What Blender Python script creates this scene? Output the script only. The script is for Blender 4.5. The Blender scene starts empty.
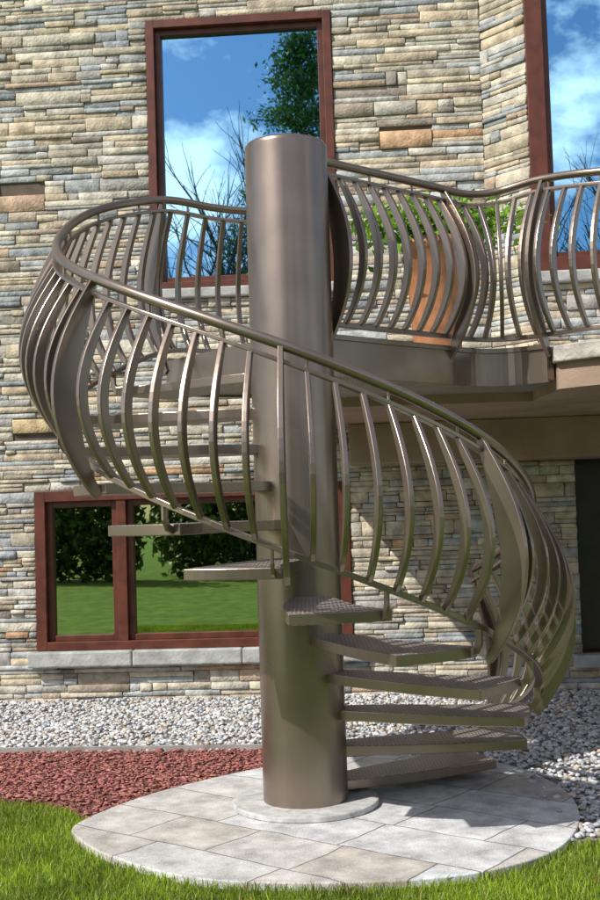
import bpy, math, random
import numpy as np
from mathutils import Vector, Matrix
random.seed(7); rng=np.random.default_rng(7)
scn=bpy.context.scene
scn.view_settings.view_transform='Standard'; scn.view_settings.look='None'; scn.view_settings.exposure=0
# ------------------------------------------------------------ helpers
def link(o,parent=None):
    scn.collection.objects.link(o)
    if parent: o.parent=parent
    return o
def empty(name):
    o=bpy.data.objects.new(name,None); o.empty_display_size=.2; return link(o)
def mesh_obj(name,V,F,mat=None,parent=None,smooth=False,cols=None,bevel=0,seg=2):
    me=bpy.data.meshes.new(name); me.from_pydata([tuple(v) for v in V],[],F); me.update()
    if smooth:
        me.polygons.foreach_set('use_smooth',[True]*len(me.polygons))
    if cols is not None: set_cols(me,cols)
    if mat: me.materials.append(mat)
    o=bpy.data.objects.new(name,me); link(o,parent)
    if bevel:
        m=o.modifiers.new('b','BEVEL'); m.width=bevel; m.segments=seg; m.limit_method='ANGLE'
    return o
def set_cols(me,cols):
    a=me.color_attributes.new('Col','FLOAT_COLOR','POINT')
    c=np.ones((len(me.vertices),4),dtype=np.float32); c[:,:3]=cols
    a.data.foreach_set('color',c.ravel())
def fast_obj(name,V,faces,mat,parent=None,cols=None,smooth=False):
    me=bpy.data.meshes.new(name)
    me.vertices.add(len(V)); me.vertices.foreach_set('co',np.asarray(V,dtype=np.float32).ravel())
    loops=np.concatenate([f.ravel() for f in faces]).astype(np.int32)
    sizes=np.concatenate([np.full(len(f),f.shape[1]) for f in faces])
    starts=np.concatenate([[0],np.cumsum(sizes)[:-1]]).astype(np.int32)
    me.loops.add(len(loops)); me.loops.foreach_set('vertex_index',loops)
    me.polygons.add(len(sizes)); me.polygons.foreach_set('loop_start',starts)
    try: me.polygons.foreach_set('loop_total',sizes.astype(np.int32))
    except Exception: pass
    if smooth: me.polygons.foreach_set('use_smooth',np.ones(len(sizes),dtype=bool))
    me.update(calc_edges=True); me.validate()
    if cols is not None: set_cols(me,cols)
    me.materials.append(mat)
    o=bpy.data.objects.new(name,me); return link(o,parent)
class MB:
    def __init__(s): s.V=[];s.F=[]
    def add(s,V,F):
        n=len(s.V); s.V+= [tuple(v) for v in V]; s.F+=[tuple(i+n for i in f) for f in F]
    def box(s,x0,x1,y0,y1,z0,z1,T=None):
        P=[(x0,y0,z0),(x1,y0,z0),(x1,y1,z0),(x0,y1,z0),(x0,y0,z1),(x1,y0,z1),(x1,y1,z1),(x0,y1,z1)]
        if T: P=[T(*p) for p in P]
        s.add(P,[(0,3,2,1),(4,5,6,7),(0,1,5,4),(1,2,6,5),(2,3,7,6),(3,0,4,7)])
    def obj(s,name,mat,parent=None,**k): return mesh_obj(name,s.V,s.F,mat,parent,**k)
def prism(mb,poly,z0,z1):
    a=sum(poly[i][0]*poly[(i+1)%len(poly)][1]-poly[(i+1)%len(poly)][0]*poly[i][1] for i in range(len(poly)))
    if a<0: poly=poly[::-1]
    n=len(poly)
    V=[(x,y,z0) for x,y in poly]+[(x,y,z1) for x,y in poly]
    F=[tuple(range(n-1,-1,-1)),tuple(range(n,2*n))]+[(i,(i+1)%n,n+(i+1)%n,n+i) for i in range(n)]
    mb.add(V,F)
def cat(pts,n=10,closed=False):
    out=[];N=len(pts)
    rngi=range(N) if closed else range(N-1)
    for i in rngi:
        g=(lambda j: pts[j%N]) if closed else (lambda j: pts[min(max(j,0),N-1)])
        p0,p1,p2,p3=[np.array(g(i+d),float) for d in(-1,0,1,2)]
        for k in range(n):
            t=k/n
            out.append(tuple(.5*((2*p1)+(-p0+p2)*t+(2*p0-5*p1+4*p2-p3)*t*t+(-p0+3*p1-3*p2+p3)*t**3)))
    if not closed: out.append(tuple(float(c) for c in pts[-1]))
    return out
def tube(mb,pts,rad,sides=10,caps=True,flat=None):
    pts=[Vector(p) for p in pts];n=len(pts);V=[]
    for i,p in enumerate(pts):
        T=(pts[min(i+1,n-1)]-pts[max(i-1,0)]).normalized()
        ref=Vector((0,0,1)) if abs(T.z)<.95 else Vector((1,0,0))
        S=T.cross(ref).normalized(); U=S.cross(T)
        r=rad[i] if isinstance(rad,(list,tuple)) else rad
        for k in range(sides):
            a=2*math.pi*(k+.5)/sides
            if flat: V.append(p+S*math.copysign(flat[0]/2,math.cos(a))+U*math.copysign(flat[1]/2,math.sin(a)))
            else: V.append(p+S*r*math.cos(a)+U*r*math.sin(a))
    F=[]
    for i in range(n-1):
        for k in range(sides):
            k2=(k+1)%sides
            F.append((i*sides+k,i*sides+k2,(i+1)*sides+k2,(i+1)*sides+k))
    if caps: F+= [tuple(range(sides-1,-1,-1)),tuple((n-1)*sides+k for k in range(sides))]
    mb.add(V,F)
def bar(mb,P,b,d,w):
    P=[Vector(p) for p in P];b=Vector(b).normalized();n=len(P);V=[]
    for i,p in enumerate(P):
        T=(P[min(i+1,n-1)]-P[max(i-1,0)]).normalized(); r=b.cross(T).normalized()
        for sx,sy in((-1,-1),(1,-1),(1,1),(-1,1)): V.append(p+b*(w/2*sx)+r*(d[i]/2*sy))
    F=[(i*4+k,i*4+(k+1)%4,(i+1)*4+(k+1)%4,(i+1)*4+k) for i in range(n-1) for k in range(4)]
    F+=[(3,2,1,0),tuple((n-1)*4+k for k in range(4))]
    mb.add(V,F)
def inpoly(P,poly):
    x,y=P[:,0],P[:,1];ins=np.zeros(len(P),bool);n=len(poly)
    for i in range(n):
        x1,y1=poly[i];x2,y2=poly[(i+1)%n]
        if y1==y2: continue
        c=((y1>y)!=(y2>y))&(x<(x2-x1)*(y-y1)/(y2-y1)+x1); ins^=c
    return ins
# ------------------------------------------------------------ materials
def mat(name,base,rough=.6,metal=0,attr=False,ns=8,na=.25,bump=0,bs=60,bd=.005,fn=None,spec=None,c2=None,det=3):
    m=bpy.data.materials.new(name);m.use_nodes=True;nt=m.node_tree;N=nt.nodes;L=nt.links
    b=N['Principled BSDF'];b.inputs['Roughness'].default_value=rough;b.inputs['Metallic'].default_value=metal
    if spec is not None: b.inputs['Specular IOR Level'].default_value=spec
    tc=N.new('ShaderNodeTexCoord')
    no=N.new('ShaderNodeTexNoise');no.inputs['Scale'].default_value=ns;no.inputs['Detail'].default_value=det
    L.new(tc.outputs['Object'],no.inputs['Vector'])
    if attr:
        at=N.new('ShaderNodeAttribute');at.attribute_name='Col';src=at.outputs['Color']
    else:
        rg=N.new('ShaderNodeRGB');rg.outputs[0].default_value=(*base,1);src=rg.outputs[0]
        if c2:
            n2=N.new('ShaderNodeTexNoise');n2.inputs['Scale'].default_value=ns*.37;L.new(tc.outputs['Object'],n2.inputs['Vector'])
            rp=N.new('ShaderNodeValToRGB');rp.color_ramp.elements[0].position=.4;rp.color_ramp.elements[1].position=.6
            rp.color_ramp.elements[0].color=(*base,1);rp.color_ramp.elements[1].color=(*c2,1)
            L.new(n2.outputs['Fac'],rp.inputs[0]);src=rp.outputs[0]
    mr=N.new('ShaderNodeMapRange');mr.inputs['From Min'].default_value=.3;mr.inputs['From Max'].default_value=.7
    mr.inputs['To Min'].default_value=1-na;mr.inputs['To Max'].default_value=1+na;L.new(no.outputs['Fac'],mr.inputs[0])
    mx=N.new('ShaderNodeVectorMath');mx.operation='SCALE';L.new(src,mx.inputs[0]);L.new(mr.outputs[0],mx.inputs['Scale'])
    L.new(mx.outputs[0],b.inputs['Base Color'])
    if bump:
        nb=N.new('ShaderNodeTexNoise');nb.inputs['Scale'].default_value=bs;nb.inputs['Detail'].default_value=3
        L.new(tc.outputs['Object'],nb.inputs['Vector'])
        bp=N.new('ShaderNodeBump');bp.inputs['Strength'].default_value=bump;bp.inputs['Distance'].default_value=bd
        L.new(nb.outputs['Fac'],bp.inputs['Height']);L.new(bp.outputs[0],b.inputs['Normal'])
    if fn: fn(m,nt,b,tc,mx)
    return m
METAL=(.285,.232,.192)
def mroughfn(m,nt,b,tc,mx):
    N=nt.nodes;L=nt.links
    n=N.new('ShaderNodeTexNoise');n.inputs['Scale'].default_value=3;n.inputs['Detail'].default_value=5
    mp=N.new('ShaderNodeMapping');mp.inputs['Scale'].default_value=(1,1,.25)
    L.new(tc.outputs['Object'],mp.inputs[0]);L.new(mp.outputs[0],n.inputs['Vector'])
    r=N.new('ShaderNodeMapRange');r.inputs['To Min'].default_value=.18;r.inputs['To Max'].default_value=.42
    L.new(n.outputs['Fac'],r.inputs[0]);L.new(r.outputs[0],b.inputs['Roughness'])
M_metal=mat('bronze_metal',METAL,.35,.85,ns=5,na=.10,fn=mroughfn)
def diamond(m,nt,b,tc,mx):
    N=nt.nodes;L=nt.links
    sp=N.new('ShaderNodeSeparateXYZ');L.new(tc.outputs['Object'],sp.inputs[0])
    def M(op,a,bb=None):
        n=N.new('ShaderNodeMath');n.operation=op
        for i,v in enumerate((a,bb)):
            if v is None: continue
            if isinstance(v,(int,float)): n.inputs[i].default_value=v
            else: L.new(v,n.inputs[i])
        return n.outputs[0]
    k=85
    s1=M('SINE',M('MULTIPLY',M('ADD',sp.outputs[0],sp.outputs[1]),k))
    s2=M('SINE',M('MULTIPLY',M('SUBTRACT',sp.outputs[0],sp.outputs[1]),k))
    h=M('POWER',M('ABSOLUTE',M('MULTIPLY',s1,s2)),1.5)
    bp=N.new('ShaderNodeBump');bp.inputs['Strength'].default_value=1;bp.inputs['Distance'].default_value=.006
    L.new(h,bp.inputs['Height']);L.new(bp.outputs[0],b.inputs['Normal'])
    sc=N.new('ShaderNodeVectorMath');sc.operation='SCALE';L.new(mx.outputs[0],sc.inputs[0])
    L.new(M('ADD',M('MULTIPLY',h,1.1),.5),sc.inputs['Scale']);L.new(sc.outputs[0],b.inputs['Base Color'])
M_tread=mat('diamond_plate',(.40,.36,.33),.4,.5,ns=6,na=.15,fn=diamond)
M_stone=mat('ledgestone',None,.9,attr=True,ns=11,na=.36,bump=.8,bs=45,bd=.012,det=5)
M_mortar=mat('mortar',(.11,.09,.07),.95,bump=.5)
M_wood=mat('mahogany_frame',(.105,.030,.018),.4,ns=9,na=.3)
M_glass=mat('window_glass',(.26,.55,.80),.012,1,na=.01)
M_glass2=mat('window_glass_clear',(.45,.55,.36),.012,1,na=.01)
M_sill=mat('sill_stone',(.38,.39,.38),.8,ns=9,na=.25,bump=.6,bs=30,bd=.01)
M_soffit=mat('stucco_soffit',(.33,.24,.18),.85,ns=3,na=.2,bump=.5,bs=60,bd=.006,det=6)
M_cap=mat('deck_stone',(.42,.40,.36),.8,ns=9,na=.3,bump=.8,bs=22,bd=.02)
M_base=mat('base_stone',(.46,.47,.47),.75,ns=20,na=.25,bump=.3,bs=120,bd=.002)
M_grass=mat('grass_soil',(.12,.20,.025),.9,ns=5,na=.35,bump=1,bs=120,bd=.02,c2=(.15,.25,.03))
M_gravelbed=mat('gravel_bed',(.22,.21,.20),.95,ns=80,na=.4,bump=1,bs=90,bd=.015)
M_pebble=mat('pebble',None,.7,attr=True,ns=30,na=.15,det=1)
M_mulch=mat('mulch_bed_soil',(.20,.075,.065),.95,ns=60,na=.4,bump=1,bs=90,bd=.02)
M_chip=mat('mulch_chip',None,.9,attr=True,ns=30,na=.2,det=1)
def leafmat(name,tr=.35):
    def f(m,nt,b,tc,mx):
        N=nt.nodes;L=nt.links
        t=N.new('ShaderNodeBsdfTranslucent');L.new(mx.outputs[0],t.inputs[0])
        ms=N.new('ShaderNodeMixShader');ms.inputs[0].default_value=tr
        L.new(b.outputs[0],ms.inputs[1]);L.new(t.outputs[0],ms.inputs[2]);L.new(ms.outputs[0],N['Material Output'].inputs[0])
    return mat(name,None,.5,attr=True,ns=2,na=.2,fn=f,det=1)
M_blade=leafmat('grass_blade',.4);M_leaf=leafmat('leaf',.3)
M_bark=mat('bark',(.10,.08,.065),.9,ns=20,na=.3)
M_terra=mat('terracotta_planter',(.38,.165,.07),.6,ns=7,na=.3,bump=.3)
M_dark=mat('dark_door',(.025,.02,.018),.3)
M_roof=mat('roof',(.08,.075,.07),.8)
M_edge=mat('edging',(.30,.29,.27),.7,ns=6,na=.4)
def pave(m,nt,b,tc,mx):
    N=nt.nodes;L=nt.links
    nd=N.new('ShaderNodeTexNoise');nd.inputs['Scale'].default_value=3;L.new(tc.outputs['Object'],nd.inputs[0])
    mxv=N.new('ShaderNodeVectorMath');mxv.operation='MULTIPLY_ADD';mxv.inputs[1].default_value=(.06,.06,0);L.new(nd.outputs['Color'],mxv.inputs[0]);L.new(tc.outputs['Object'],mxv.inputs[2])
    mp=N.new('ShaderNodeMapping');mp.inputs['Rotation'].default_value=(0,0,math.radians(38));mp.inputs['Location'].default_value=(.17,.05,0);L.new(mxv.outputs[0],mp.inputs[0])
    br=N.new('ShaderNodeTexBrick');br.offset=0.41;br.offset_frequency=2;br.inputs['Scale'].default_value=1;br.squash=.66;br.squash_frequency=2
    br.inputs['Color1'].default_value=(.52,.54,.56,1);br.inputs['Color2'].default_value=(.42,.395,.36,1)
    br.inputs['Mortar'].default_value=(.20,.19,.18,1);br.inputs['Mortar Size'].default_value=.0055
    br.inputs['Brick Width'].default_value=.74;br.inputs['Row Height'].default_value=.40;br.inputs['Mortar Smooth'].default_value=.5
    L.new(mp.outputs[0],br.inputs[0])
    n=N.new('ShaderNodeTexNoise');n.inputs['Scale'].default_value=150;n.inputs['Detail'].default_value=3;L.new(tc.outputs['Object'],n.inputs[0])
    n2=N.new('ShaderNodeTexNoise');n2.inputs['Scale'].default_value=5;n2.inputs['Detail'].default_value=8;n2.inputs['Roughness'].default_value=.7;L.new(tc.outputs['Object'],n2.inputs[0])
    a=N.new('ShaderNodeMath');a.operation='MULTIPLY_ADD';a.inputs[1].default_value=1.5;L.new(n.outputs[0],a.inputs[0])
    a2=N.new('ShaderNodeMath');a2.operation='MULTIPLY_ADD';a2.inputs[1].default_value=2.5;a2.inputs[2].default_value=-.95;L.new(n2.outputs[0],a2.inputs[0]);L.new(a2.outputs[0],a.inputs[2])
    s=N.new('ShaderNodeVectorMath');s.operation='SCALE';L.new(br.outputs[0],s.inputs[0]);L.new(a.outputs[0],s.inputs['Scale'])
    L.new(s.outputs[0],b.inputs['Base Color'])
    bp=N.new('ShaderNodeBump');bp.inputs['Strength'].default_value=.7;bp.inputs['Distance'].default_value=.005
    inv=N.new('ShaderNodeMath');inv.operation='MULTIPLY_ADD';inv.inputs[1].default_value=-2;L.new(br.outputs['Fac'],inv.inputs[0]);L.new(n2.outputs[0],inv.inputs[2])
    L.new(inv.outputs[0],bp.inputs['Height']);L.new(bp.outputs[0],b.inputs['Normal'])
M_pave=mat('granite_paving',(.4,.4,.4),.75,fn=pave)
# ------------------------------------------------------------ spiral stair
stair=empty('spiral_staircase')
def P(R,th,h):
    a=math.radians(th);return (R*math.cos(a),-R*math.sin(a),h)
R=1.2;TH0=-45.5;DT=23.0;RI=.195;LAND=.1+12*RI
def line(th): return .1+RI*(th-TH0)/DT
def smin(a,b,k=.06):
    h=max(k-abs(a-b),0)/k;return min(a,b)-h*h*k/4
def ztop(th): return smin(line(th)+.94,LAND+.96)+.10*math.exp(-((th-207)/30)**2)
def zbot(th): return smin(line(th)+.07,LAND+.07)
cr=.218;ns_=96
V=[];F=[]
prof=[(cr,-.02),(cr,3.41),(cr-.002,3.425),(cr-.008,3.435),(cr-.02,3.44)]
for r,z in prof:
    for k in range(ns_): a=2*math.pi*k/ns_;V.append((r*math.cos(a),r*math.sin(a),z))
for i in range(len(prof)-1):
    for k in range(ns_): F.append((i*ns_+k,i*ns_+(k+1)%ns_,(i+1)*ns_+(k+1)%ns_,(i+1)*ns_+k))
F.append(tuple((len(prof)-1)*ns_+k for k in range(ns_)))
o=mesh_obj('central_column',V,F,M_metal,stair,smooth=True)
o.data.polygons[len(o.data.polygons)-1].use_smooth=False
mb=MB();prism(mb,[(.375*math.cos(2*math.pi*k/72),.375*math.sin(2*math.pi*k/72)) for k in range(72)],.001,.03)
mb.obj('column_base',M_base,stair,bevel=.006)
def plate(name,poly,z0,z1):
    mb=MB();prism(mb,poly,z0,z1);o=mb.obj(name,M_metal,stair,bevel=.004)
    o.data.materials.append(M_tread)
    for p in o.data.polygons:
        if abs(p.normal.z)>.5: p.material_index=1
    return o
RT=1.15
for k in range(1,13):
    h=.1+RI*(k-1);t0=TH0+DT*(k-1)+.3;t1=TH0+DT*k-.2
    pts=[];n=12
    for i in range(n+1):
        u=i/n;r=.2+(RT-.2)*u
        pts.append(P(r,t0-14*(1-u)**2+4*math.sin(math.pi*u),0)[:2])
    for i in range(1,9): pts.append(P(RT,t0+(t1-t0)*i/9,0)[:2])
    for i in range(n+1):
        u=1-i/n;r=.2+(RT-.2)*u
        pts.append(P(r,t1+8*(1-u)**2+2*math.sin(math.pi*u),0)[:2])
    plate('tread_%d'%k,pts,h-.05,h)
mb=MB()
for k in range(1,13):
    h=.1+RI*(k-1);th=TH0+DT*(k-1)+2.5
    zt=zbot(th);mb_p=[P(RT-.01,th,h-.03),P(RT+.03,th,h-.015),P(R,th,h+.02),P(R,th,zt)]
    a=math.radians(th);bar(mb,mb_p,(math.sin(a),math.cos(a),0),[.035]*4,.014)
mb.obj('tread_brackets',M_metal,stair,bevel=.002)
nt_curve=cat([(.92,.77),(1.10,.93),(1.31,.96),(1.52,.82)],6)
landing=[P(.19,a,0)[:2] for a in np.linspace(320,230.5,12)]+[P(1.2,a,0)[:2] for a in np.linspace(230.5,262,8)]+[(-.10,1.6),(1.6,1.6),(1.56,.84)]+nt_curve[::-1]
plate('landing_platform',landing,LAND-.2,LAND)
mb=MB();fp=[P(.24,320,0)[:2],P(1.2,320,0)[:2]]+nt_curve[1:]
tube(mb,[(x,y,LAND-.10) for x,y in fp],0,4,True,flat=(.02,.23))
tube(mb,[(x,y,LAND-.005) for x,y in fp],0,4,True,flat=(.05,.02))
fa=[P(1.2,a,LAND-.1) for a in np.linspace(230.5,262,10)]
tube(mb,fa,0,4,True,flat=(.02,.23))
mb.obj('landing_fascia',M_metal,stair)
BR=.17
def profile(pos,n,zb,zt,B=BR,N=20):
    out=[]
    for i in range(N+1):
        t=i/N;z=zb+(zt-zb)*t
        b=B*math.sin(math.pi*t**.88)
        out.append((pos[0]+n[0]*b,pos[1]+n[1]*b,z))
    return out
def rails(samples,name,parent,posts,pitch=.118,bstart=.5):
    S=np.array(samples);d=np.r_[0,np.cumsum(np.hypot(np.diff(S[:,0]),np.diff(S[:,1])))]
    def at(s): return [np.interp(s,d,S[:,j]) for j in range(6)]
    mb=MB();tube(mb,[(s[0],s[1],s[5]) for s in samples],.024,14)
    mb.obj(name+'_handrail',M_metal,parent,smooth=True)
    mb=MB();tube(mb,[(s[0],s[1],s[5]-.070) for s in samples],0,4,True,flat=(.044,.018))
    tube(mb,[(s[0],s[1],s[4]) for s in samples],0,4,True,flat=(.040,.026))
    n=int(d[-1]/pitch)
    ps=[p if p>=0 else d[-1]+p for p in posts]
    mb2=MB()
    for i in range(n):
        s=(i+bstart)*d[-1]/n
        if min([abs(s-p) for p in ps]+[9])<.035: continue
        x,y,nx,ny,zb,zt=at(s);l=math.hypot(nx,ny);nx/=l;ny/=l
        bar(mb2,profile((x,y),(nx,ny),zb,zt-.072),(-ny,nx,0),[.03+.022*math.sin(math.pi*i/20) for i in range(21)],.024)
        if i%3==0: tube(mb,[(x,y,zt-.064),(x,y,zt-.01)],.008,8)
    mb.obj(name+'_stringers',M_metal,parent,bevel=.003)
    mb2.obj(name+'_balusters',M_metal,parent,bevel=.005,seg=3)
    mb=MB()
    for p in ps:
        x,y,nx,ny,zb,zt=at(p);l=math.hypot(nx,ny);nx/=l;ny/=l
        bar(mb,profile((x,y),(nx,ny),zb-.13,zt-.01,B=BR-.01,N=24),(-ny,nx,0),[.035+.10*math.sin(math.pi*i/24) for i in range(25)],.024)
    mb.obj(name+'_posts',M_metal,parent,bevel=.003)
S=[]
for th in np.arange(-34,270.1,3):
    a=math.radians(th);S.append((R*math.cos(a),-R*math.sin(a),math.cos(a),-math.sin(a),zbot(th),ztop(th)))
rl=R*math.radians(1)
postl=[(t+34)*rl for t in(-33.5,0,46,92,138,184,230.5)]
for y in np.linspace(1.3,3.45,10): S.append((0,y,-1,0,LAND+.07,LAND+.96))
postl+=[304*rl,304*rl+1.15,304*rl+2.2]
rails(S,'spiral',stair,postl,pitch=.1165)
deck=empty('terrace_deck')
path=[P(r,320,0)[:2] for r in np.linspace(.21,1.12,10)]+cat([(.92,.78),(1.10,.93),(1.31,.96),(1.52,.82),(1.79,.57),(2.2,.36),(3,.22),(4.2,.15),(6,.1)],8)
pp=np.array(path);T=np.gradient(pp,axis=0);T/=np.linalg.norm(T,axis=1)[:,None]
Tn=T.copy()
for _ in range(3): Tn[1:-1]=(Tn[:-2]+Tn[1:-1]+Tn[2:])/3
S=[(p[0],p[1],t[1],-t[0],LAND+.07,LAND+.96+.05*math.exp(-((p[0]-1.5)/.25)**2)) for p,t in zip(path,Tn)]
dd=np.r_[0,np.cumsum(np.hypot(np.diff(pp[:,0]),np.diff(pp[:,1])))]
def sx(x): return float(np.interp(x,pp[:,0],dd))
rails(S,'deck',stair,[.03,sx(.93),sx(1.53),sx(2.7),sx(3.9),sx(5.1)],pitch=.112)
edge=cat([(1.575,.80),(1.79,.60),(2.2,.40),(3,.26),(4.2,.19),(6,.14)],6)
body=[(-.06,1.55),(1.57,1.55)]+edge+[(6,3.2),(1.5,3.47),(-.06,3.62)]
mb=MB();prism(mb,[(x,y) for x,y in body],LAND-.26,LAND-.105);mb.obj('deck_soffit',M_soffit,deck)
edge2=[(x-.03,y-.04) for x,y in edge]
mb=MB();prism(mb,[(-.07,1.58),(1.58,1.58)]+edge2+[(6,3.2),(1.5,3.47),(-.07,3.62)],LAND-.104,LAND-.004);mb.obj('deck_stone_edge',M_cap,deck,bevel=.01)
mb=MB()
for x,y in((4.4,.6),): mb.box(x-.2,x+.2,y-.2,y+.2,-.03,LAND-.262)
mb.obj('deck_pier',M_soffit,deck,bevel=.01)
# ------------------------------------------------------------ house
house=empty('stone_house')
ca,sa=math.cos(math.radians(-4)),math.sin(math.radians(-4))
def H(x,y,z): return (x*ca-y*sa, 3.6+x*sa+y*ca, z)
def panelT(ox,oy,ang):
    c,s=math.cos(ang),math.sin(ang)
    return lambda x,y,z: H(ox+x*c-y*s, oy+x*s+y*c, z)
pal=np.array([(.47,.425,.34),(.50,.44,.33),(.39,.41,.41),(.55,.52,.43),(.43,.37,.29),(.45,.44,.41),(.33,.36,.38),(.50,.42,.31),(.48,.46,.40),(.30,.265,.23),(.44,.34,.25)])
pw=np.array([.16,.12,.13,.12,.10,.13,.07,.05,.08,.03,.025]);pw/=pw.sum()
SV=[];SF=[];SC=[]
def stone(T,x0,x1,z0,z1,col,p=None):
    g=.0015; x0+=g;x1-=g;z0+=g;z1-=g
    if x1-x0<.012: return
    p=random.uniform(0,.023) if p is None else p
    j=lambda s=.004: random.uniform(-s,s)
    i=.006;n=len(SV)
    for (x,z) in((x0,z0),(x1,z0),(x1,z1),(x0,z1)): SV.append(T(x,.05,z))
    c=[(x0,z0),(x1,z0),(x1,z1),(x0,z1)]
    for (x,z) in c: SV.append(T(x+j(.004),-(p-.007),z+j(.003)))
    s=[(1,1),(-1,1),(-1,-1),(1,-1)]
    for (x,z),(a,b) in zip(c,s): SV.append(T(x+a*(i+abs(j(.006))),-(p+j(.006)),z+b*(i*.5+abs(j(.005)))))
    for a in range(4):
        b=(a+1)%4
        SF.append((n+a,n+b,n+4+b,n+4+a));SF.append((n+4+a,n+4+b,n+8+b,n+8+a))
    SF.append((n+8,n+9,n+10,n+11))
    SC.extend([col]*12)
MBm=MB()
def panel(T,x0,x1,z0,z1,ops,specials=()):
    allo=list(ops)+[s[:4] for s in specials]
    zb=sorted(set([z0,z1]+[v for o in ops for v in(o[2],o[3]) if z0<v<z1]))
    rows=[]
    for a,b in zip(zb[:-1],zb[1:]):
        hs=[];t=0
        while t<b-a: 
            h=random.choice([.036,.045,.055,.065,.078,.095,.12]);hs.append(h);t+=h
        f=(b-a)/sum(hs);z=a
        for h in hs: rows.append((z,z+h*f));z+=h*f
    for (a,b) in rows:
        blocks=[(o[0],o[1]) for o in allo if o[2]<b-1e-4 and o[3]>a+1e-4]
        segs=[];cur=x0
        for (s,e) in sorted(blocks):
            if s>cur: segs.append((cur,s))
            cur=max(cur,e)
        if cur<x1: segs.append((cur,x1))
        for s,e in segs:
            x=s
            while x<e-1e-4:
                w=random.choice([.1,.16,.22,.3,.38,.5,.6])*random.uniform(.8,1.2)
                x2=x+w
                if e-x2<.07: x2=e
                col=pal[rng.choice(len(pal),p=pw)]*random.uniform(.80,1.14)
                if random.random()<.010: col=np.array((.47,.30,.18))
                if b-a>.07 and random.random()<.5:
                    m=a+(b-a)*random.uniform(.35,.65)
                    if random.random()<.5 and x2-x>.2:
                        xm=x+(x2-x)*random.uniform(.35,.65)
                        stone(T,x,xm,a,m,col);stone(T,xm,x2,a,m,pal[rng.choice(len(pal),p=pw)]);stone(T,x,x2,m,b,pal[rng.choice(len(pal),p=pw)]*random.uniform(.8,1.1))
                    else: stone(T,x,x2,a,m,col);stone(T,x,x2,m,b,pal[rng.choice(len(pal),p=pw)]*random.uniform(.8,1.1))
                else: stone(T,x,x2,a,b,col)
                x=x2
    for s in specials: stone(T,s[0],s[1],s[2],s[3],np.array(s[4]),.020)
    xs=sorted(set([x0,x1]+[v for o in ops for v in(o[0],o[1])]));zs=zb
    for i in range(len(xs)-1):
        for k in range(len(zs)-1):
            cx=(xs[i]+xs[i+1])/2;cz=(zs[k]+zs[k+1])/2
            if any(o[0]<cx<o[1] and o[2]<cz<o[3] for o in ops): continue
            MBm.box(xs[i],xs[i+1],.012,.1,zs[k],zs[k+1],T)
Tm=panelT(0,0,0)
HT=7.3
W1=(-1.19,.40,3.42,5.75);W2=(-2.24,.42,.40,1.74)
panel(Tm,-8,1.65,-.05,HT,[W1,W2,(-6.5,-4.6,3.42,5.75)],[(.78,1.22,4.53,4.68,(.53,.35,.21)),(-2.5,-2.1,4.15,4.29,(.48,.35,.25)),(-2.42,-2.03,2.24,2.36,(.54,.42,.25))])
DO=(2.28,3.4,.28,1.86)
panel(Tm,1.65,6,-.05,2.4,[DO])
Tf=panelT(1.65,0,math.atan2(-.32,.33));panel(Tf,0,math.hypot(.33,.32),2.38,HT,[])
Tb=panelT(1.98,-.32,0);W3=(0.0,2.3,3.36,6.2);panel(Tb,0,4.02,2.38,HT,[W3])
fast_obj('stone_cladding',np.array(SV),[np.array([f for f in SF])],M_stone,house,cols=np.array(SC))
MBm.obj('mortar_backing',M_mortar,house)
fr=MB();gl=MB();gl2=MB()
def window(T,w,mull=(),fw=.1,g=None):
    g=g or gl
    x0,x1,z0,z1=w
    y0,y1=-.03,.16
    fr.box(x0,x0+fw,y0,y1,z0,z1,T);fr.box(x1-fw,x1,y0,y1,z0,z1,T)
    fr.box(x0+fw,x1-fw,y0,y1,z1-fw,z1,T);fr.box(x0+fw,x1-fw,y0,y1,z0,z0+fw*.8,T)
    e=[x0+fw]+[v for m in mull for v in(m-.04,m+.04)]+[x1-fw]
    for m in mull: fr.box(m-.04,m+.04,y0+.01,y1,z0+fw*.8,z1-fw,T)
    for i in range(0,len(e),2):
        a,b=e[i],e[i+1];s=.05;c,d=z0+fw*.8,z1-fw
        fr.box(a,a+s,.025,.12,c,d,T);fr.box(b-s,b,.025,.12,c,d,T)
        fr.box(a+s,b-s,.025,.12,d-s,d,T);fr.box(a+s,b-s,.025,.12,c,c+s,T)
        g.box(a+s,b-s,.07,.09,c+s,d-s,T)
window(Tm,W1,fw=.07);window(Tm,W2,(-1.50,),fw=.09,g=gl2);window(Tm,(-6.5,-4.6,3.42,5.75));window(Tb,W3,(1.7,),fw=.14)
fr.obj('window_frames',M_wood,house,bevel=.004);gl.obj('upper_window_glass',M_glass,house);gl2.obj('lower_window_glass',M_glass2,house)
mb=MB()
for a,b in((-2.3,-1.42),(-1.416,-.5),(-.496,.5)): mb.box(a,b,-.1-random.uniform(0,.012),.1,.27,.397,Tm)
mb.box(-1.25,.46,-.06,.1,3.33,3.417,Tm);mb.box(-6.55,-4.55,-.06,.1,3.33,3.417,Tm);mb.box(-.0,2.4,-.07,.1,3.26,3.357,Tb);mb.box(2.2,3.48,-.12,.1,.17,.277,Tm)
mb.obj('window_sills',M_sill,house,bevel=.014)
mb=MB();mb.box(.45,6,-.55,-.04,1.86,LAND-.262,Tm);mb.obj('soffit_beam',M_soffit,house,bevel=.01)
mb=MB();mb.box(2.2,3.5,.14,.18,.2,1.9,Tm);mb.obj('basement_door',M_dark,house)
mb=MB();mb.box(-8,6,.2,7,-.05,HT,Tm);mb.obj('house_body',M_mortar,house)
mb=MB();mb.box(-8.3,6.3,-.5,7.3,HT,HT+.25,Tm);mb.obj('flat_roof',M_roof,house,bevel=.01)
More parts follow.
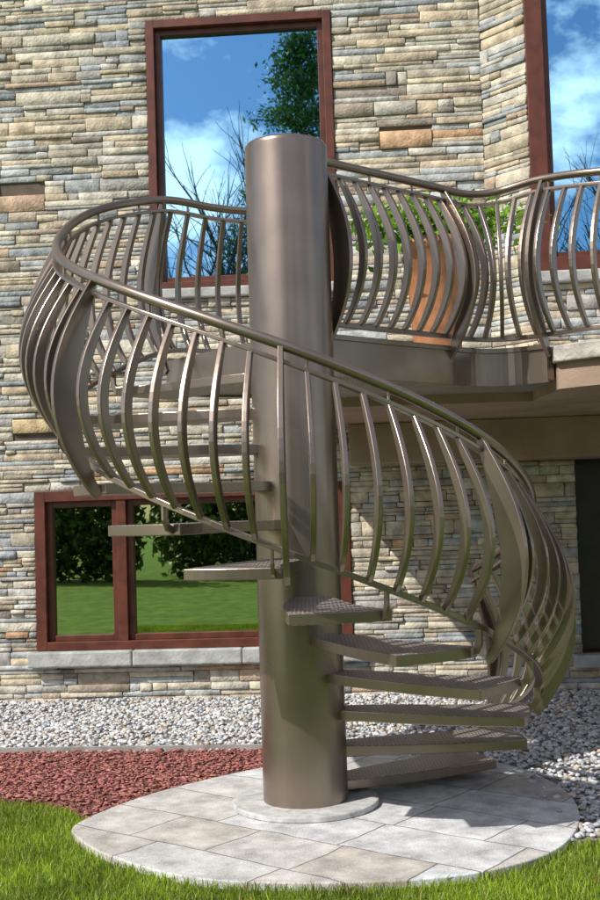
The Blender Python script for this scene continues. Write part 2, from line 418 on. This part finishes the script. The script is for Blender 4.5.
# ------------------------------------------------------------ planter
pl=empty('potted_plant')
px,py=1.05,2.3
V=[];F=[];prof=[(.15,0),(.16,.02),(.19,.5),(.215,.92),(.235,.93),(.235,1.0),(.21,1.0),(.2,.95)];n=40
for r,z in prof:
    for k in range(n): a=2*math.pi*k/n;V.append((px+r*math.cos(a),py+r*math.sin(a),LAND+z))
for i in range(len(prof)-1):
    for k in range(n): F.append((i*n+k,i*n+(k+1)%n,(i+1)*n+(k+1)%n,(i+1)*n+k))
F.append(tuple((len(prof)-1)*n+k for k in range(n)))
mesh_obj('planter_pot',V,F,M_terra,pl,smooth=True)
def leaves(C,size,cols,seed=0,asp=.5):
    r=np.random.default_rng(seed);n=len(C)
    u=r.normal(size=(n,3));u/=np.linalg.norm(u,axis=1)[:,None]
    v=r.normal(size=(n,3));v-=(v*u).sum(1)[:,None]*u;v/=np.linalg.norm(v,axis=1)[:,None]
    s=(size*r.uniform(.6,1.4,n))[:,None]
    V=np.stack([C-u*s,C+v*s*asp,C+u*s,C-v*s*asp],1).reshape(-1,3)
    F=np.arange(4*n).reshape(-1,4)
    return V,F,np.repeat(cols,4,0)
r=np.random.default_rng(3)
n=1900;C=r.normal(size=(n,3))*[.27,.15,.085]+[px+.02,py,LAND+1.11]
cols=np.array([.20,.38,.03])*r.uniform(.4,1.3,(n,1))
V,F,c=leaves(C,.038,cols,4);fast_obj('foliage',V,[F],M_leaf,pl,cols=c)
mb=MB()
for i in range(90):
    a=random.uniform(0,6.28);l=random.uniform(.15,.3);sp=random.uniform(.05,.42)
    pts=[(px+math.cos(a)*sp*t,py+math.sin(a)*sp*t,LAND+.97+l*1.3*t-.2*t*t*sp*3) for t in(0,.3,.6,.85,1)]
    bar(mb,pts,(-math.sin(a),math.cos(a),0),[.002]*5,.018)
o=mb.obj('leaf_strips',M_leaf,pl);set_cols(o.data,np.array([.18,.34,.03]))
# ------------------------------------------------------------ ground
g=900
mesh_obj('ground',[(-g,-g,-.034),(g,-g,-.034),(g,g,-.034),(-g,g,-.034)],[(0,1,2,3)],M_grass)
slab=cat([(-1.13,-.22),(-.84,.33),(-.30,.86),(.15,1.08),(.62,1.10),(1.12,.84),(1.35,.24),(1.32,-.36),(1.12,-.86),(.82,-1.13),(.46,-1.25),(-.03,-1.25),(-.47,-1.14),(-.84,-.83),(-1.06,-.52)],8,True)
mb=MB();prism(mb,slab,-.06,0);mb.obj('stone_patio',M_pave,None,bevel=.006)
mul=[(-1.0,-.35)]+cat([(-1.09,-.12),(-1.25,.12),(-1.45,.27),(-1.8,.37),(-3,.52),(-9,.85)],6)+[(-9,2.1)]+cat([(-2.05,1.60),(-.9,1.5),(0,1.4),(.6,1.2)],6)+[(.4,.6)]
mulbed=empty('mulch_bed')
mb=MB();prism(mb,mul,-.06,-.012);mb.obj('mulch_soil',M_mulch,mulbed)
grav=[(-9,2.0),(-2,1.5),(0,1.3),(.9,.9),(1.2,.4),(1.25,-.3),(1.1,-.78)]+cat([(1.3,-.72),(1.7,-.68),(2.6,-.55),(4,-.6),(9,-.5)],5)+[(9,4),(-9,5)]
gravel=empty('gravel_bed')
mb=MB();prism(mb,grav,-.055,-.02);mb.obj('gravel_base',M_gravelbed,gravel)
mb=MB();tube(mb,[(x,y,-.005) for x,y in [(-9,2.11)]+cat([(-2.05,1.62),(-.9,1.52),(0,1.42),(.6,1.22)],6)],0,4,True,flat=(.03,.05));mb.obj('garden_edging',M_edge)
n=46000
Q=np.c_[rng.uniform(-4.5,4.8,n),rng.uniform(-.9,3.95,n)]
k=inpoly(Q,grav)&~inpoly(Q,mul)&~inpoly(Q,slab)&(Q[:,1]<3.6-.07*Q[:,0]-.02);Q=Q[k]
Q=np.r_[Q,np.c_[rng.uniform(1.15,1.33,9),rng.uniform(-.5,.5,9)]];n=len(Q)
ph=(1+5**.5)/2
ico=np.array([(-1,ph,0),(1,ph,0),(-1,-ph,0),(1,-ph,0),(0,-1,ph),(0,1,ph),(0,-1,-ph),(0,1,-ph),(ph,0,-1),(ph,0,1),(-ph,0,-1),(-ph,0,1)])/math.hypot(1,ph)
icf=np.array([(0,11,5),(0,5,1),(0,1,7),(0,7,10),(0,10,11),(1,5,9),(5,11,4),(11,10,2),(10,7,6),(7,1,8),(3,9,4),(3,4,2),(3,2,6),(3,6,8),(3,8,9),(4,9,5),(2,4,11),(6,2,10),(8,6,7),(9,8,1)])
def scatter(Q,base,fac,sc,z,name,m,par,cols,smooth,tilt=.4):
    n=len(Q);a=rng.uniform(0,6.28,n);c,s=np.cos(a),np.sin(a)
    V=base[None]*sc[:,None,:]
    t=rng.uniform(-tilt,tilt,n);ct,st=np.cos(t),np.sin(t)
    y=V[:,:,1]*ct[:,None]-V[:,:,2]*st[:,None];zz=V[:,:,1]*st[:,None]+V[:,:,2]*ct[:,None];x=V[:,:,0]
    X=x*c[:,None]-y*s[:,None]+Q[:,0:1];Y=x*s[:,None]+y*c[:,None]+Q[:,1:2];Z=zz+z[:,None]
    V=np.stack([X,Y,Z],2)
    V+=rng.normal(size=V.shape)*sc.min(1)[:,None,None]*.1
    nb=len(base);F=(fac[None]+(np.arange(n)*nb)[:,None,None]).reshape(-1,fac.shape[1])
    return fast_obj(name,V.reshape(-1,3),[F],m,par,cols=np.repeat(cols,nb,0),smooth=smooth)
sz=rng.uniform(.009,.021,n)
sc=np.c_[sz*rng.uniform(.9,1.5,n),sz*rng.uniform(.7,1.1,n),sz*rng.uniform(.45,.8,n)]
pc=np.array([(.56,.57,.58),(.43,.45,.47),(.66,.66,.65),(.35,.31,.27),(.30,.33,.38),(.50,.41,.32)])
cols=pc[rng.choice(6,n,p=[.28,.22,.2,.1,.12,.08])]*rng.uniform(.8,1.15,(n,1))
zz=rng.uniform(-.018,-.004,n);zz[inpoly(Q,slab)]=.006
scatter(Q,ico,icf,sc,zz,'pebbles',M_pebble,gravel,cols,True)
n=24000;Q=np.c_[rng.uniform(-4.5,.8,n),rng.uniform(-.5,1.95,n)];k=inpoly(Q,mul)&~inpoly(Q,slab);Q=Q[k];n=len(Q)
cube=np.array([(x,y,z) for z in(-1,1) for x,y in((-1,-1),(1,-1),(1,1),(-1,1))],float)
cf=np.array([(0,3,2,1),(4,5,6,7),(0,1,5,4),(1,2,6,5),(2,3,7,6),(3,0,4,7)])
sc=np.c_[rng.uniform(.006,.022,n),rng.uniform(.003,.008,n),rng.uniform(.0015,.004,n)]
cols=np.array([(.36,.14,.12)])*rng.uniform(.6,1.3,(n,1))*(1+rng.normal(size=(n,3))*.08)
scatter(Q,cube,cf,sc,rng.uniform(-.012,.003,n),'mulch_chips',M_chip,mulbed,cols,False,.5)
lawn=empty('lawn')
n=140000;Q=np.c_[rng.uniform(-3.2,3.4,n),.85-rng.uniform(0,1,n)**.9*3.2]
k=~inpoly(Q,slab)&~inpoly(Q,mul)&~inpoly(Q,grav);Q=Q[k];n=len(Q)
a=rng.uniform(0,6.28,n);hgt=rng.uniform(.02,.05,n);w=rng.uniform(.0015,.003,n);ln=rng.uniform(.0,.03,n);la=rng.uniform(0,6.28,n)
b=np.c_[Q,np.full(n,-.034)];s=np.c_[np.cos(a)*w,np.sin(a)*w,np.zeros(n)];l=np.c_[np.cos(la)*ln,np.sin(la)*ln,np.zeros(n)];up=np.c_[np.zeros(n),np.zeros(n),hgt]
V=np.stack([b-s,b+s,b+l*.35+up*.6+s*.8,b+l*.35+up*.6-s*.8,b+l+up],1).reshape(-1,3)
i5=(np.arange(n)*5)[:,None]
clump=.5+.5*np.sin(Q[:,0]*5.1+1.3*np.sin(Q[:,1]*4))*np.sin(Q[:,1]*6.3+1.7*np.sin(Q[:,0]*3))
cols=np.array([(.30,.42,.03)])*rng.uniform(.5,1.3,(n,1))*(.7+.45*clump[:,None])
dry=rng.random(n)<.07;cols[dry]=np.array((.42,.38,.13))*rng.uniform(.7,1.1,(dry.sum(),1))
fast_obj('grass_blades',V,[i5+np.array([[0,1,2,3]]),i5+np.array([[3,2,4]])],M_blade,lawn,cols=np.repeat(cols,5,0))
# ------------------------------------------------------------ trees behind the viewer (seen in the glass)
def branch(mb,p,d,l,r,lev,tips,spread):
    n=4;pts=[p.copy()];q=p.copy();dd=d.copy()
    for i in range(n):
        dd=(dd+Vector((random.gauss(0,.12),random.gauss(0,.12),random.gauss(0,.06)+.03))).normalized();q=q+dd*(l/n);pts.append(q.copy())
    tube(mb,pts,[r*(1-.55*i/n) for i in range(n+1)],4,False)
    if lev==0: tips.append(q);return
    for i in range(random.randint(3,4) if lev<3 else 5):
        t=random.uniform(.35,1);b=pts[min(n,int(round(t*n)))]
        nd=(dd+Vector((random.gauss(0,spread),random.gauss(0,spread),random.gauss(.1,.25)))).normalized()
        branch(mb,b,nd,l*random.uniform(.55,.75),r*.5,lev-1,tips,spread)
def bare_tree(x,y,h,leafy=0,name='bare_tree'):
    e=empty(name);mb=MB();tips=[];branch(mb,Vector((x,y,-.1)),Vector((0,0,1)),h*.42,h*.014,4,tips,.5)
    mb.obj('branches',M_bark,e)
    if leafy:
        r=np.random.default_rng(int(x*10)%97);T=np.array([tuple(t) for t in tips]);C=T[r.integers(0,len(T),leafy)]+r.normal(size=(leafy,3))*.35
        cols=np.array([(.06,.12,.025)])*r.uniform(.5,1.4,(leafy,1));V,F,c=leaves(C,.13,cols,5);fast_obj('crown',V,[F],M_leaf,e,cols=c)
for x,y,h in((-6.6,-25,15),(-9.5,-28,17),(5.6,-25,15),(8.5,-25,14),(-4.8,-27,15)): bare_tree(x,y,h)
bare_tree(2.2,-31,14,5000,'leafy_tree')
def pine(x,y,h,w,seed):
    e=empty('pine_tree');mb=MB();tube(mb,[(x,y,-.1),(x+.1,y,h*.5),(x,y,h)],[.25,.15,.02],8);r=np.random.default_rng(seed);C=[]
    for i in range(int(h*8)):
        f=i/(h*8);z=h*(.12+.88*f);L=w*(1-f)**.6*r.uniform(.35,1.15)+.12;a=r.uniform(0,6.28)
        ex,ey=math.cos(a),math.sin(a);tube(mb,[(x,y,z),(x+ex*L*.6,y+ey*L*.6,z+.2),(x+ex*L,y+ey*L,z+.35)],[.04,.025,.008],4,False)
        t=r.uniform(.2,1,140);C.append(np.c_[x+ex*L*t,y+ey*L*t,z+.1+.25*t]+r.normal(size=(140,3))*[.24,.24,.2])
    mb.obj('trunk',M_bark,e);C=np.concatenate(C);cols=np.array([(.12,.18,.03)])*r.uniform(.4,1.7,(len(C),1))
    V,F,c=leaves(C,.11,cols,seed,.35);fast_obj('needles',V,[F],M_leaf,e,cols=c)
pine(-3.5,-24,17.2,4.4,1)
e=empty('shrub_border');C=[];r=np.random.default_rng(11)
for i in range(40):
    x=-14+i*.72+r.normal()*.3;y=-13.5-r.uniform(0,2.5);h=r.uniform(1.6,4.6);w=r.uniform(.7,1.3)
    m=1000;d=r.normal(size=(m,3));d/=np.linalg.norm(d,axis=1)[:,None];d*=r.uniform(.55,1.08,(m,1))
    c=d*[w,w,h*.55]+[x,y,h*.5];C.append(c)
C=np.concatenate(C);C=C[C[:,2]>0];cols=np.array([(.05,.095,.02)])*r.uniform(.4,1.6,(len(C),1))
V,F,c=leaves(C,.12,cols,2);fast_obj('shrub_leaves',V,[F],M_leaf,e,cols=c)
# ------------------------------------------------------------ light, sky
sv=Vector((-.78,-.60,0)).normalized();el=math.radians(45)
sv=Vector((sv.x*math.cos(el),sv.y*math.cos(el),math.sin(el)))
sl=bpy.data.lights.new('sun','SUN');sl.energy=5;sl.angle=math.radians(.5);sl.color=(1,.94,.85)
so=bpy.data.objects.new('sun',sl);link(so);so.rotation_euler=sv.to_track_quat('Z','Y').to_euler();so.location=(-10,-10,15)
w=bpy.data.worlds.new('World');scn.world=w;w.use_nodes=True;nt=w.node_tree;N=nt.nodes;L=nt.links
bg=N['Background'];sky=N.new('ShaderNodeTexSky');sky.sky_type='NISHITA';sky.sun_disc=False;sky.sun_elevation=el
sky.sun_rotation=math.atan2(sv.x,sv.y)%(2*math.pi);L.new(sky.outputs[0],bg.inputs[0]);bg.inputs[1].default_value=.13
tc=N.new('ShaderNodeTexCoord')
no=N.new('ShaderNodeTexNoise');no.inputs['Scale'].default_value=8;no.inputs['Detail'].default_value=8;no.inputs['Roughness'].default_value=.6
mp=N.new('ShaderNodeMapping');mp.inputs['Scale'].default_value=(1,1,1.6);L.new(tc.outputs['Generated'],mp.inputs[0]);L.new(mp.outputs[0],no.inputs[0])
cd=Vector((-.225,-.94,.285)).normalized()
vm=N.new('ShaderNodeVectorMath');vm.operation='DISTANCE';L.new(tc.outputs['Generated'],vm.inputs[0]);vm.inputs[1].default_value=cd
m1=N.new('ShaderNodeMapRange');m1.inputs['From Min'].default_value=.02;m1.inputs['From Max'].default_value=.085;m1.inputs['To Min'].default_value=.30;m1.inputs['To Max'].default_value=0;L.new(vm.outputs['Value'],m1.inputs[0])
ad=N.new('ShaderNodeMath');ad.operation='ADD';L.new(no.outputs[0],ad.inputs[0]);L.new(m1.outputs[0],ad.inputs[1])
rp=N.new('ShaderNodeValToRGB');rp.color_ramp.elements[0].position=.52;rp.color_ramp.elements[1].position=.70;L.new(ad.outputs[0],rp.inputs[0])
b2=N.new('ShaderNodeBackground');b2.inputs[0].default_value=(1,.74,.60,1);b2.inputs[1].default_value=2.6
b2.inputs[0].default_value=(1,.82,.72,1)
ms=N.new('ShaderNodeMixShader');L.new(rp.outputs[0],ms.inputs[0]);L.new(bg.outputs[0],ms.inputs[1]);L.new(b2.outputs[0],ms.inputs[2]);L.new(ms.outputs[0],N['World Output'].inputs[0])
# ------------------------------------------------------------ camera
cam=bpy.data.cameras.new('camera');co=bpy.data.objects.new('camera',cam);link(co)
cam.sensor_fit='VERTICAL';cam.sensor_height=36;cam.lens=46.0;cam.clip_end=3000
co.matrix_world=Matrix.Translation((.026,-6,1.5))@Matrix.Rotation(math.radians(90+3.08),4,'X')@Matrix.Rotation(math.radians(-1.8),4,'Z')
scn.camera=co
